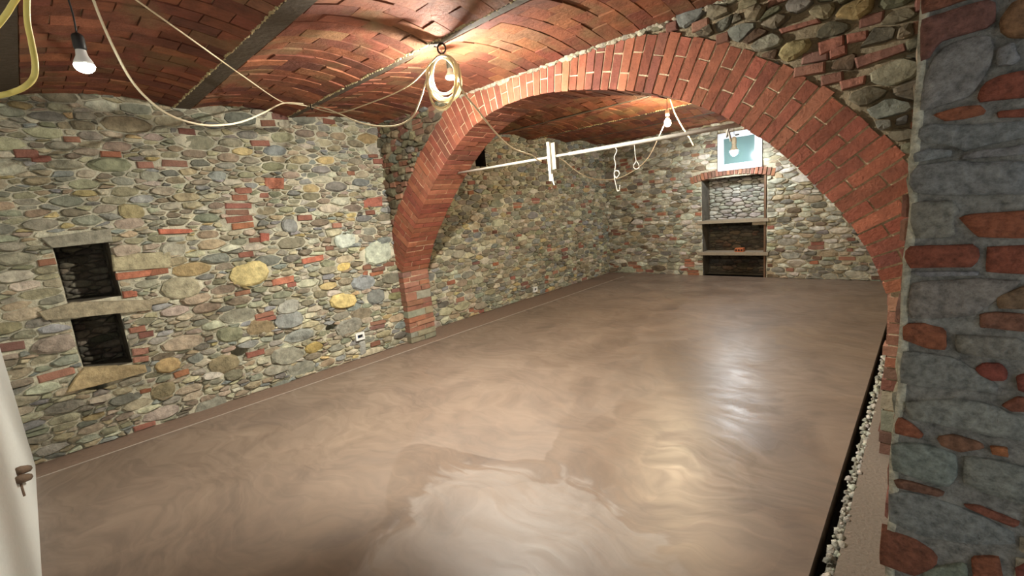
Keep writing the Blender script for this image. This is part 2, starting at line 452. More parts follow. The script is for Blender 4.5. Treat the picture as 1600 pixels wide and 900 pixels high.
mb = MB(); box(mb, -4.632, -4.62, -0.3, 8.3, -0.14, 0.002); mb.build('joint_strip', mat_plain('joint_foam', lin(160, 150, 138), 0.8, var=0.3, bscale=4), floor)
mb = MB(); box(mb, EDGE, 1.2, -0.3, 8.9, -0.3, -0.14); mb.build('groove_bed', mat_plain('groove_dirt', lin(40, 34, 30), 0.95, bump=1, bscale=40), floor)
mb = MB(); box(mb, -0.215, 1.2, -0.3, 8.9, -0.14, 0.0); mb.build('side_strip', mat_plain('side_screed', lin(116, 104, 92), 0.75, bump=0.6, bscale=70, var=0.25), floor)
R = random.Random(3); mb = MB()
for i in range(900):
    y = -0.2 + 8.6 * (i / 900.0) ** 1.25; x = R.uniform(-0.252, -0.212); r = R.uniform(0.008, 0.02); z = R.uniform(-0.05, 0.0)
    V = []; k = 5
    for lv, (rr, zz) in enumerate(((1.0, -0.02), (0.9, 0.4), (0.4, 0.85))):
        for a in range(k):
            an = 2 * math.pi * (a + 0.3 * lv) / k; V.append((x + r * rr * math.cos(an) * R.uniform(.7, 1.2), y + r * rr * 1.3 * math.sin(an) * R.uniform(.7, 1.2), z + r * zz))
    Fc = [(l * k + a, l * k + (a + 1) % k, (l + 1) * k + (a + 1) % k, (l + 1) * k + a) for l in (0, 1) for a in range(k)] + [tuple(2 * k + a for a in range(k))]
    mb.add(V, Fc, jit(lin(170, 168, 155), 0.35))
box(mb, -0.25, -0.215, -0.3, 8.9, -0.14, -0.03, lin(120, 116, 104))
mb.build('rubble_edge', M_STONE, floor, True, False, 'stuff')

# ------------------------------------------------------------------ left wall (front room)
SL = Surf((-4.95, 0, 0), (0, 1, 0), (0, 0, 1), (1, 0, 0))
_RF = random.Random(77)
def lw(px, py, wpx, col, hp=None, **k):
    hp = hp or wpx * 0.58
    u, v = SL.px(px, py); a = abs(SL.px(px + wpx / 2, py)[0] - SL.px(px - wpx / 2, py)[0]) / 2; b = abs(SL.px(px, py - hp / 2)[1] - SL.px(px, py + hp / 2)[1]) / 2
    sg = lambda x: math.copysign(abs(x) ** 0.72, x); f = _RF.uniform(-.12, .12)
    out = [(u + a * sg(math.cos(t)) * _RF.uniform(.93, 1.04), v + b * sg(math.sin(t)) * _RF.uniform(.92, 1.05) + f * a * sg(math.cos(t))) for t in [2 * math.pi * (q + .5) / 9 for q in range(9)]]
    return [u, v, max(a, b * 1.7) * 0.92, dict(c=col, out=out, **k)]
def lslab(pts, col, h=0.03):
    pl = [SL.px(*p) for p in pts]
    if area2(pl) < 0: pl = pl[::-1]
    c = cen(pl); us = [p[0] for p in pl]
    return [c[0], c[1], (max(us) - min(us)) / 2 * 0.85, dict(c=col, h=h, slab=pl)]
YEL, PALE, GRN = lin(205, 188, 128), lin(186, 186, 168), lin(122, 124, 96)
NICHES = [(0.165, 0.49, 1.175, 1.63), (0.155, 0.455, 0.60, 1.05)]
feat = [lw(390, 428, 68, YEL, 42, h=0.05), lw(283, 450, 66, lin(160, 152, 124), 40, h=0.04), lw(535, 470, 46, lin(206, 184, 118), h=0.045), lw(567, 442, 40, lin(132, 138, 142), 28),
        lw(587, 463, 30, lin(104, 108, 106), 30), lw(611, 435, 34, lin(104, 100, 84)), lw(452, 353, 27, hp=24, col= lin(128, 130, 128), h=0.04), lw(590, 396, 44, lin(186, 194, 174), 42, h=0.04),
        lw(539, 375, 36, lin(196, 204, 190), 30), lw(358, 522, 46, GRN), lw(408, 512, 50, lin(138, 118, 84)), lw(262, 570, 44, lin(186, 158, 108), h=0.035),
        lw(350, 568, 56, lin(132, 118, 86)), lw(365, 585, 34, lin(104, 100, 78)), lw(255, 610, 46, lin(124, 112, 80)), lw(305, 560, 30, lin(116, 120, 112)),
        lw(490, 543, 32, lin(158, 134, 66)), lw(452, 500, 50, lin(132, 136, 134)), lw(400, 510, 10, PALE), lw(500, 460, 24, lin(112, 104, 80)), lw(617, 462, 24, lin(120, 116, 74)),
        lw(575, 373, 20, lin(124, 112, 94)), lw(512, 412, 24, lin(124, 126, 100)), lw(537, 417, 24, lin(206, 180, 106)), lw(450, 480, 40, lin(150, 150, 140)),
        lw(545, 510, 46, lin(140, 138, 126)), lw(565, 490, 38, lin(120, 108, 88)), lw(340, 275, 30, lin(140, 146, 140)), lw(235, 275, 34, lin(140, 140, 122)), lw(205, 330, 46, lin(150, 138, 96)),
        lw(270, 390, 46, lin(160, 156, 138)), lw(330, 635, 60, lin(128, 126, 112)), lw(450, 555, 60, lin(134, 132, 116)), lw(440, 605, 40, lin(118, 122, 112)), lw(470, 575, 50, lin(138, 138, 124))]
feat += [lslab([(62, 372), (172, 357), (176, 378), (80, 388)], lin(138, 134, 118)), lslab([(58, 487), (112, 472), (238, 468), (236, 484), (108, 497), (70, 500)], lin(150, 138, 112), 0.04),
         lslab([(103, 612), (116, 590), (130, 574), (226, 569), (229, 580), (150, 602)], lin(172, 150, 108), 0.05), lslab([(174, 398), (266, 393), (268, 418), (177, 424)], lin(168, 158, 124), 0.022),
         lslab([(180, 427), (237, 421), (234, 431), (182, 438)], lin(170, 92, 62), 0.024), lslab([(190, 455), (214, 453), (214, 463), (192, 466)], lin(166, 86, 60), 0.024),
         lslab([(246, 358), (302, 358), (302, 364), (248, 366)], lin(178, 88, 62), 0.024), lslab([(206, 545), (232, 541), (232, 552), (207, 556)], lin(150, 96, 78), 0.022),
         lslab([(207, 559), (232, 555), (232, 564), (208, 567)], lin(160, 104, 84), 0.022), lslab([(424, 437), (458, 430), (459, 440), (425, 447)], lin(176, 100, 72), 0.024),
         lslab([(470, 405), (504, 398), (505, 406), (472, 413)], lin(178, 92, 66), 0.024), lslab([(412, 278), (443, 278), (443, 295), (414, 296)], lin(164, 90, 64), 0.024),
         lslab([(567, 311), (596, 307), (597, 322), (568, 325)], lin(164, 84, 66), 0.022), lslab([(405, 364), (420, 364), (420, 379), (406, 379)], lin(160, 74, 58), 0.024)]
pock = [(*SL.px(375, 550), 0.065, 0.05), (*SL.px(518, 511), 0.06, 0.04), (*SL.px(152, 604), 0.05, 0.05)]
wall_left = tag(backing('wall_left', SL, -0.3, 3.3, -0.05, 2.95, 0.03, MORT, M_MORTAR, NICHES, pock), kind='structure')
st, br = rubble(SL, -0.26, 3.17, 0.0, 2.9, FULL, random.Random(11), feat, NICHES, pock, 0.09)
emit_pieces(st, 'stone', 'small_stones', M_STONE, wall_left, 300, False)
emit_pieces(br, 'brick', 'small_bricks', M_BRICK, wall_left, 300)
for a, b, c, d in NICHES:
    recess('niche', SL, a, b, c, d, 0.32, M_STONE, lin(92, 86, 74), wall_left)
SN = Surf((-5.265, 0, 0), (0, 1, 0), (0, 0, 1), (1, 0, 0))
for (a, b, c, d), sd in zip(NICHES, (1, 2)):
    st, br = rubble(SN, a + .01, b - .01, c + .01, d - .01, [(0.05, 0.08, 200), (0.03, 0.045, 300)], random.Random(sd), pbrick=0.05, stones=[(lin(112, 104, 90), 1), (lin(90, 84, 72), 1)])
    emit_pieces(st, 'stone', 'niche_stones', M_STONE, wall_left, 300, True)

# left wall behind the arch
SLR = Surf((-5.2, 0, 0), (0, 1, 0), (0, 0, 1), (1, 0, 0))
hole_post = (*[SLR.px(742, 245)[0], SLR.px(758, 245)[0]], 2.28, 2.62)
pock = [(*SLR.px(p, q), 0.06, 0.05) for p, q in ((855, 418), (903, 407), (880, 300), (720, 300))]
wall_left_rear = tag(backing('wall_left_rear', SLR, 3.0, 8.9, -0.05, 2.95, 0.04, MORT, M_MORTAR, [hole_post], pock), kind='structure')
st, br = rubble(SLR, 3.5, 8.8, 0.0, 2.85, [(0.13, 0.17, 40), (0.08, 0.12, 600), (0.055, 0.075, 3000), (0.034, 0.048, 6000)], random.Random(21), [], [hole_post], pock, 0.06)
emit_pieces(st, 'stone', 'small_stones', M_STONE, wall_left_rear, 300, False)
emit_pieces(br, 'brick', 'small_bricks', M_BRICK, wall_left_rear, 300)
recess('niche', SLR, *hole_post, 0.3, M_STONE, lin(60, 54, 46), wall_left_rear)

# ------------------------------------------------------------------ far wall with shelf recess and window
SF = Surf((0, 8.75, 0), (1, 0, 0), (0, 0, 1), (0, -1, 0))
REC = (-3.17, -2.08, -0.02, 1.80); WIN = (-2.86, -2.16, 1.92, 2.55)
pock = [(*SF.px(p, q), 0.075, 0.06) for p, q in ((945, 313), (956, 322), (975, 331), (987, 345), (1001, 342))]
LINT = (-3.34, -1.96, 1.74, 1.955)
wall_far = tag(backing('wall_far', SF, -5.4, 0.2, -0.05, 2.95, 0.04, lin(186, 178, 156), M_MORTAR, [REC, WIN], pock), kind='structure')
st, br = rubble(SF, -5.25, 0.1, 0.0, 2.85, [(0.13, 0.17, 50), (0.08, 0.12, 700), (0.055, 0.075, 3500), (0.036, 0.05, 6000)], random.Random(31), [], [REC, WIN, LINT], pock, 0.09,
                stones=[(lin(168, 164, 148), 5), (lin(140, 138, 124), 4), (lin(152, 140, 116), 3), (lin(118, 114, 104), 3), (lin(186, 182, 168), 3), (lin(110, 96, 80), 1)], hh=(0.014, 0.04))
emit_pieces(st, 'stone', 'small_stones', M_STONE, wall_far, 300, False)
emit_pieces(br, 'brick', 'small_bricks', M_BRICK, wall_far, 300)
recess('shelf_recess', SF, -3.17, -2.08, 0.0, 1.86, 0.34, M_MORTAR, lin(96, 90, 80), wall_far)
SFB = Surf((0, 9.085, 0), (1, 0, 0), (0, 0, 1), (0, -1, 0))
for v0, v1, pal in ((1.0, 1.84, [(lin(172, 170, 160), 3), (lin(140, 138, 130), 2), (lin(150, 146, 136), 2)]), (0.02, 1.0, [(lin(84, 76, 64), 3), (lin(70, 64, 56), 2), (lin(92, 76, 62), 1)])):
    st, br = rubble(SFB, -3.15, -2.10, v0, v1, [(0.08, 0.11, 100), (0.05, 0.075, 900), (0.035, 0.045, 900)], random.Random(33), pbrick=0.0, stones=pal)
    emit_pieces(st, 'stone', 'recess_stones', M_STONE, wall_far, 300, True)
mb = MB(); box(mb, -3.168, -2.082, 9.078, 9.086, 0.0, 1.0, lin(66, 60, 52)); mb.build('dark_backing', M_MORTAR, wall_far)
# segmental brick lintel of soldier bricks
pcs = []; R = random.Random(5)
for i in range(22):
    t = (i + 0.5) / 22; x = -3.36 + 1.40 * t; zb = 1.735 + 0.10 * (1 - (2 * t - 1) ** 2); sl = (2 * t - 1) * 0.22
    w2, hgt = 0.026, 0.125; c = np.array([x, zb])
    pl = [(x - w2 - 0.0, zb), (x + w2, zb), (x + w2 + sl * hgt, zb + hgt), (x - w2 + sl * hgt, zb + hgt)]
    V, Fc = slab_mesh(SF, pl, R.uniform(0.025, 0.04), R, 0.004, 0.14)
    pcs.append((99, V, Fc, jit(pick(BRICKS, R), 0.2)))
emit_pieces(pcs, 'lintel_brick', 'x', M_BRICK, wall_far)
mb = MB()
V = []; n = 14
for i in range(n + 1):
    t = i / n; x = -3.18 + 1.11 * t; zb = 1.77 + 0.085 * (1 - (2 * t - 1) ** 2)
    V += [(x, 8.75, zb), (x, 9.1, zb), (x, 8.75, 1.93), ]
Fc = []
for i in range(n): a = 3 * i; Fc += [(a, a + 3, a + 4, a + 1), (a, a + 2, a + 5, a + 3)]
mb.add(V, Fc, lin(120, 100, 84)); mb.build('lintel_soffit', M_MORTAR, wall_far)

# ------------------------------------------------------------------ brick arch
YA, YB = 3.15, 3.55
CTRL = [(-4.82, .93), (-4.74, 1.08), (-4.65, 1.23), (-4.52, 1.40), (-4.34, 1.60), (-4.09, 1.85), (-3.84, 2.07), (-3.6, 2.24), (-3.3, 2.40), (-3.0, 2.49), (-2.6, 2.52), (-2.2, 2.48),
        (-1.8, 2.40), (-1.45, 2.29), (-1.08, 2.11), (-.78, 1.88), (-.61, 1.71), (-.45, 1.51), (-.325, 1.34), (-.215, 1.13), (-.155, .95)]
_c = np.array(catmull(CTRL, 12)); _d = np.r_[0, np.cumsum(np.linalg.norm(np.diff(_c, axis=0), axis=1))]
for _ in range(40): _c[1:-1] = 0.25 * _c[:-2] + 0.5 * _c[1:-1] + 0.25 * _c[2:]
_d = np.r_[0, np.cumsum(np.linalg.norm(np.diff(_c, axis=0), axis=1))]; ALEN = _d[-1]
def acurve(s):
    s = min(max(s, 0), ALEN); x = np.interp(s, _d, _c[:, 0]); z = np.interp(s, _d, _c[:, 1])
    e = 0.15; a, b = max(s - e, 0), min(s + e, ALEN)
    t = np.array([np.interp(b, _d, _c[:, 0]) - np.interp(a, _d, _c[:, 0]), np.interp(b, _d, _c[:, 1]) - np.interp(a, _d, _c[:, 1])]); t /= np.linalg.norm(t)
    return np.array([x, z]), np.array([-t[1], t[0]])
def apt(s, r, y):
    p, n = acurve(s); q = p + n * r; return np.array([q[0], y, q[1]])
RT = 0.37
arch = empty('brick_arch', (-2.47, 3.35, 0.0)); tag(arch, 'wide red brick arch spanning the whole cellar between two stone rooms', 'arch')
core = MB(); NS = 90; V = []
for i in range(NS + 1):
    s = ALEN * i / NS
    V += [apt(s, 0.007, YA + .0045), apt(s, RT - .01, YA + .0045), apt(s, 0.006, YB - .008), apt(s, RT - .01, YB - .008)]
Fc = []
for i in range(NS):
    a = 4 * i; b = a + 4; Fc += [(a, b, b + 1, a + 1), (a, a + 2, b + 2, b), (a + 2, a + 3, b + 3, b + 2)]
core.add(V, Fc, lin(206, 184, 152)); 
R = random.Random(17); pcs = []
ncourse = int(ALEN / 0.071)
for i in range(ncourse):
    s0 = ALEN * i / ncourse + 0.0055; s1 = ALEN * (i + 1) / ncourse - 0.0055; odd = i % 2
    cut = 0.243 if odd else 0.118; cut += R.uniform(-0.015, 0.015); yc = YA + (0.12 if odd else 0.25)
    base = jit(pick([(lin(138, 81, 62), 4), (lin(129, 74, 57), 3), (lin(150, 93, 70), 2), (lin(120, 72, 58), 1)], R), 0.1, 0.04)
    for (r0, r1, y0, y1) in ((R.uniform(-.004, .004), cut - .005, YA + R.uniform(-.005, .000), yc - .005), (cut + .005, RT + R.uniform(-.015, .015), YA + R.uniform(-.005, .000), YA + 0.12),
                             (R.uniform(-.004, .004), cut - .005, yc + .005, YB)):
        P = [apt(s0, r0, y0), apt(s1, r0, y0), apt(s1, r0, y1), apt(s0, r0, y1), apt(s0, r1, y0), apt(s1, r1, y0), apt(s1, r1, y1), apt(s0, r1, y1)]
        c = np.mean(P, axis=0)
        if c[2] > 2.86 or c[0] < -5.12 or c[0] > 0.15: continue
        V, Fc = hexa(P, R, 0.0015)
        front = y0 < YA + .05
        nrm = np.array([0, -1.0, 0]) if front else np.append(acurve(s0)[1], 0)[[0, 2, 1]]
        pcs.append((shows(c, (s1 - s0) * ((r1 - r0) if front else (y1 - y0)), nrm), V, Fc, jit(base, 0.12, 0.04)))
# piers below the springing
def pier_rows(xin, xout, rows, z0):
    z = z0
    for kind, hgt in rows:
        if kind == 'b': cuts = sorted([YA, YA + R.choice((0.12, 0.25)) + R.uniform(-.02, .02), YB])
        elif kind == 'm': cuts = [YA, YA + 0.17, YB]
        else: cuts = [YA, YA + R.uniform(0.1, 0.3), YB]
        for k in range(len(cuts) - 1):
            xi = xin + R.uniform(-.012, .012); a, b = cuts[k] + .004, cuts[k + 1] - .004
            isb = kind == 'b' or (kind == 'm' and k == 0)
            P = [(min(xi, xout), a, z + .005), (max(xi, xout), a, z + .005), (max(xi, xout), b, z + .005), (min(xi, xout), b, z + .005)]
            P += [(p[0], p[1], z + hgt - .004) for p in P]
            V, Fc = hexa(P, R, 0.004); col = jit(pick(BRICKS, R), 0.15) if isb else jit(pick(STONES[:4], R), 0.15)
            pcs.append((shows(np.mean(P, axis=0), (b - a) * hgt, np.array([1.0, 0, 0])), V, Fc, col))
        z += hgt
pier_rows(-4.825, -5.02, [('s', .07), ('s', .07), ('b', .068), ('b', .064), ('b', .062), ('s', .085), ('b', .066), ('b', .064), ('m', .11), ('b', .066), ('b', .066), ('b', .066), ('b', .07)], 0.0)
pier_rows(-0.150, 0.10, [('b', .07), ('b', .07), ('s', .13), ('s', .12), ('b', .07), ('b', .066), ('b', .066), ('b', .066), ('b', .066), ('b', .066), ('b', .066), ('b', .08)], 0.0)
box(core, -5.1, -4.84, YA + .01, YB - .01, 0, 0.95, lin(190, 172, 146)); box(core, -0.138, 0.1, YA + .01, YB - .01, 0, 0.97, lin(190, 172, 146))
core.build('mortar_core', M_MORTAR, arch)
emit_pieces(pcs, 'brick', 'small_bricks', M_BRICK, arch)

# spandrel wall above the arch
ASP = 1.6
SA = Surf((0, YA + 0.012, 0), (1, 0, 0), (0, 0, 1), (0, -1, 0))
_smp = np.array([[*acurve(ALEN * i / 120)[0]] for i in range(121)])
def ringdist(a, b):
    """distance outside the intrados curve (negative below it)"""
    d = np.hypot(_smp[:, 0] - a, _smp[:, 1] - b); i = int(np.argmin(d)); p, n = acurve(ALEN * i / 120)
    return d[i] if (np.array([a, b]) - p) @ n > 0 else -d[i]
def above(a, b): return ringdist(a, b) > 0.345 and not (b < 0.95 and -4.85 < a < -0.15)
wall_arch = tag(backing('wall_middle', SA, -5.4, 0.2, 0.6, 2.95, 0.05, lin(140, 126, 102), M_MORTAR, keep=above, amp=0.02), kind='structure')
SAB = Surf((0, YB - 0.01, 0), (-1, 0, 0), (0, 0, 1), (0, 1, 0))
backing('rear_face', SAB, -0.2, 5.4, 0.6, 2.95, 0.08, lin(168, 154, 126), M_MORTAR, keep=lambda a, b: above(-a, b), parent=wall_arch)
fixed = []
for i in range(0, 121, 1):
    p, n = acurve(ALEN * i / 120); q = p + n * (RT - 0.045); fixed.append([q[0], q[1], 0.05, 'void'])
def sa(pts, col, h=0.03):
    pl = [SA.px(*p) for p in pts]
    if area2(pl) < 0: pl = pl[::-1]
    c = cen(pl); us = [p[0] for p in pl]; return [c[0], c[1], (max(us) - min(us)) / 2 * 0.8, dict(c=col, h=h, slab=pl)]
RB = lin(150, 78, 58)
fixed += [sa([(1278, 68), (1320, 55), (1320, 72), (1282, 88)], RB), sa([(1322, 55), (1357, 48), (1357, 62), (1324, 70)], RB), sa([(1218, 47), (1280, 30), (1284, 36), (1222, 54)], lin(140, 74, 56)),
          sa([(1296, 78), (1324, 70), (1324, 85), (1298, 94)], RB), sa([(1335, 92), (1415, 68), (1418, 80), (1340, 108)], lin(130, 72, 58)), sa([(1312, 128), (1354, 118), (1352, 132), (1316, 142)], lin(146, 80, 62)),
          [*SA.px(1240, 80), 0.075, dict(c=lin(150, 134, 84), h=.05)], [*SA.px(1340, 15), 0.085, dict(c=lin(142, 116, 62), h=.05)], [*SA.px(1200, 68), 0.075, dict(c=lin(138, 134, 116), h=.05)],
          [*SA.px(1400, 112), 0.09, dict(c=lin(132, 126, 102), h=.06)], [*SA.px(1390, 170), 0.07, dict(c=lin(118, 122, 112), h=.05)]]
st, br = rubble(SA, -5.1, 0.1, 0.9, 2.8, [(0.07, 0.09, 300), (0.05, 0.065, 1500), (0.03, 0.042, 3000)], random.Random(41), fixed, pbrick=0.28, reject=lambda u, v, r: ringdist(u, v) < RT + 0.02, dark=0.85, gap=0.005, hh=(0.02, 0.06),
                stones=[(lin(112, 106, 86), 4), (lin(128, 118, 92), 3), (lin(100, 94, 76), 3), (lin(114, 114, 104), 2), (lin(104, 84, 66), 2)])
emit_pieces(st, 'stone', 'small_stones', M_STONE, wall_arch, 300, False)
ASP = 2.4
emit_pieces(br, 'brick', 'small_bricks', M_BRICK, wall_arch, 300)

c = MB(); R = random.Random(44)
for i in range(120):
    x = -3.75 + 3.6 * i / 120; r = R.uniform(.012, .032); z = 2.715 + R.uniform(-.012, .012)
    V = [(x + r * 1.3 * math.cos(a), YA - R.uniform(.004, .02), z + r * .8 * math.sin(a)) for a in (0, 1.05, 2.1, 3.14, 4.2, 5.2)] + [(x, YA - .028, z)] + [(x + r * 1.4 * math.cos(a), YA + .03, z + r * .9 * math.sin(a)) for a in (0, 1.05, 2.1, 3.14, 4.2, 5.2)]
    c.add(V, [(k, (k + 1) % 6, 6) for k in range(6)] + [((k + 1) % 6, k, 7 + k, 7 + (k + 1) % 6) for k in range(6)], jit(lin(168, 160, 140), 0.2))
c.build('mortar_crust', M_MORTAR, wall_arch, False, False, 'stuff')

# ------------------------------------------------------------------ jack-arch ceilings
ZB = 2.74
VB = [(lin(128, 76, 55), 4), (lin(116, 68, 51), 3), (lin(138, 86, 60), 3), (lin(108, 64, 51), 2), (lin(128, 90, 66), 1)]
def vault(name, bays, x0, x1, seed):
    back = MB(); pcs = []; R = random.Random(seed)
    for y0, y1, z0, z1, rise in bays:
        def pt(x, t, h): 
            z = z0 + (z1 - z0) * t + rise * 4 * t * (1 - t); dz = ((z1 - z0) + rise * 4 * (1 - 2 * t)) / (y1 - y0)
            n = np.array([0, dz, -1.0]) / math.hypot(dz, 1); return np.array([x, y0 + (y1 - y0) * t, z]) + n * h
        n = 12; V = []
        for i in range(n + 1): V += [pt(x0, i / n, 0), pt(x1, i / n, 0)]
        back.add(V, [(2 * i, 2 * i + 1, 2 * i + 3, 2 * i + 2) for i in range(n)], lin(176, 150, 118))
        L = y1 - y0; m = max(2, int(round(L / 0.25))); nx = int((x1 - x0) / 0.126)
        for i in range(nx):
            xa = x0 + (x1 - x0) * i / nx + .0035; xb = x0 + (x1 - x0) * (i + 1) / nx - .0035; off = 0.5 if i % 2 else 0.0
            if xa > -0.1 and seed == 51 and False: continue
            for k in range(-1, m + 1):
                a = (k + off) / m; b = (k + 1 + off) / m
                a, b = max(a, 0), min(b, 1)
                if b - a < 0.06: continue
                a += .0035 / L; b -= .0035 / L; h = R.uniform(.006, .016); ti = R.uniform(-.004, .004); tm = (a + b) / 2
                P = [pt(xa, a, -.02), pt(xb, a, -.02), pt(xb, b, -.02), pt(xa, b, -.02), pt(xa, a, h + ti), pt(xb, a, h - ti), pt(xb, b, h - ti), pt(xa, b, h + ti),
                     pt(xa, tm, -.02), pt(xb, tm, -.02), pt(xa, tm, h + ti), pt(xb, tm, h - ti)]
                Fc = [(4, 5, 11, 10), (10, 11, 6, 7), (0, 1, 5, 4), (1, 9, 11, 5), (9, 2, 6, 11), (2, 3, 7, 6), (3, 8, 10, 7), (8, 0, 4, 10)]
                Fc = [tuple(reversed(f)) for f in Fc]
                c = pt((xa + xb) / 2, tm, 0)
                pcs.append((shows(c, (xb - xa) * (b - a) * L, np.array([0, 0, 1.0])), P, Fc, jit(pick(VB, R), 0.16, 0.06)))
    o = tag(back.build(name, M_MORTAR), kind='structure')
    emit_pieces(pcs, 'brick', 'small_bricks', M_VAULT, o)
    mb = MB(); box(mb, x0 - .1, x1 + .1, bays[0][0] - .05, bays[-1][1] + .05, 2.96, 3.02, lin(120, 110, 95)); mb.build('fill_above', M_MORTAR, o)
    return o
vault('ceiling', [(-0.3, 0.10, ZB + .05, ZB, .02), (0.20, 1.135, ZB, ZB, .06), (1.255, 2.105, ZB, ZB, .06), (2.165, YA + .02, ZB, ZB - .015, .05)], -5.1, 1.15, 51)
vault('ceiling_rear', [(YB - .02, 4.13, ZB, ZB, .06), (4.20, 5.20, ZB, ZB, .07), (5.26, 6.25, ZB, ZB, .07), (6.31, 7.30, ZB, ZB, .07), (7.36, 8.35, ZB, ZB, .07), (8.41, 8.8, ZB, ZB, .03)], -5.3, 0.1, 52)
M_STEEL = mat_plain('beam_mat', lin(74, 63, 50), 0.75, 0.0, 0.7, 30, 0.35)
def beam(idx, y0, y1, x0, x1, label, crust):
    mb = MB(); z = ZB - 0.012; wb = (y1 - y0)
    box(mb, x0, x1, y0, y1, z, z + 0.014); box(mb, x0, x1, y0 + wb * .42, y0 + wb * .58, z + .014, 2.95)
    o = mb.build('trim_%d' % idx, M_STEEL); tag(o, label, None, None, 'structure')
    if crust:
        R = random.Random(idx); c = MB(); x = x0
        n = int((x1 - x0) / 0.035)
        for i in range(n):
            cx = x0 + (i + .5) * 0.035; r = R.uniform(.008, .018)
            V = [(cx + r * 1.6 * math.cos(a), y0 - .004 + r * math.sin(a) * .8, z + 0.004 + R.uniform(-.006, .012)) for a in (0, 1.05, 2.1, 3.14, 4.2, 5.2)] + [(cx, y0 - .004, z - R.uniform(.0, .012))]
            V += [(p[0], p[1], p[2] + 0.05) for p in V[:6]]
            c.add(V, [((k + 1) % 6, k, 6) for k in range(6)] + [(k, (k + 1) % 6, 7 + (k + 1) % 6, 7 + k) for k in range(6)], jit(lin(188, 172, 132), 0.15))
        c.build('mortar_crust', M_MORTAR, o, True, False, 'stuff')
beam(1, 0.10, 0.20, -5.1, 1.15, 'steel ceiling beam nearest the white plaster wall', False)
beam(2, 1.135, 1.255, -5.1, 0.0, 'dark ceiling beam with a ragged mortar edge, left of the cable coil', True)
beam(3, 2.105, 2.165, -5.1, 0.0, 'narrow ceiling beam from which the cable coil hangs', True)
beam(4, 4.13, 4.20, -5.3, 0.0, 'ceiling beam just behind the brick arch', False)
beam(5, 5.20, 5.26, -5.3, 0.0, 'dark ceiling beam in front of the small rear bulb', False)
beam(6, 6.25, 6.31, -5.3, 0.0, 'ceiling beam behind the small rear bulb', True)
beam(7, 7.30, 7.36, -5.3, 0.0, 'ceiling beam nearest the window wall', False)

# ------------------------------------------------------------------ near plaster wall, right walls
M_PLASTER = mat_plain('plaster_mat', lin(204, 206, 202), 0.9, 0, 0.35, 30, 0.06)
SW = Surf((0, -0.24, 0), (-1, 0, 0), (0, 0, 1), (0, 1, 0))
mb = MB(); box(mb, -5.3, 1.15, -0.34, -0.24, -0.15, 2.95)
wall_near = tag(mb.build('wall_near', M_PLASTER), kind='structure')
XP, YP = -0.0385, 1.455
mb = MB(); box(mb, XP + .004, 0.12, YB - .02, 8.9, -0.15, 2.95, lin(176, 168, 148))
tag(mb.build('wall_right_rear', M_MORTAR), kind='structure')
MG = lin(138, 135, 127)
mb = MB()
mb2 = backing('wall_right', Surf((0, YP, 0), (1, 0, 0), (0, 0, 1), (0, -1, 0)), XP + .006, 1.15, -0.05, 2.95, 0.02, MG, M_PIER, amp=0.004)
tag(mb2, kind='structure')
SR = Surf((XP + .006, 0, 0), (0, -1, 0), (0, 0, 1), (-1, 0, 0))
backing('room_side', SR, -3.2, -YP, -0.05, 2.95, 0.05, MG, M_PIER, parent=mb2, amp=0.006)
st, br = rubble(SR, -3.14, -YP - .02, 0, 2.75, [(0.1, 0.14, 200), (0.06, 0.085, 900)], random.Random(61), pbrick=0.2, hh=(.006, .012))
emit_pieces(st + br, 'stone', 'side_stones', M_STONE, mb2, 0, False)
SP = Surf((0, YP, 0), (1, 0, 0), (0, 0, 1), (0, -1, 0))
G1, G2, G3, RD, RO, TN = lin(122, 122, 118), lin(112, 118, 122), lin(128, 130, 116), lin(140, 62, 44), lin(150, 76, 46), lin(134, 114, 86)
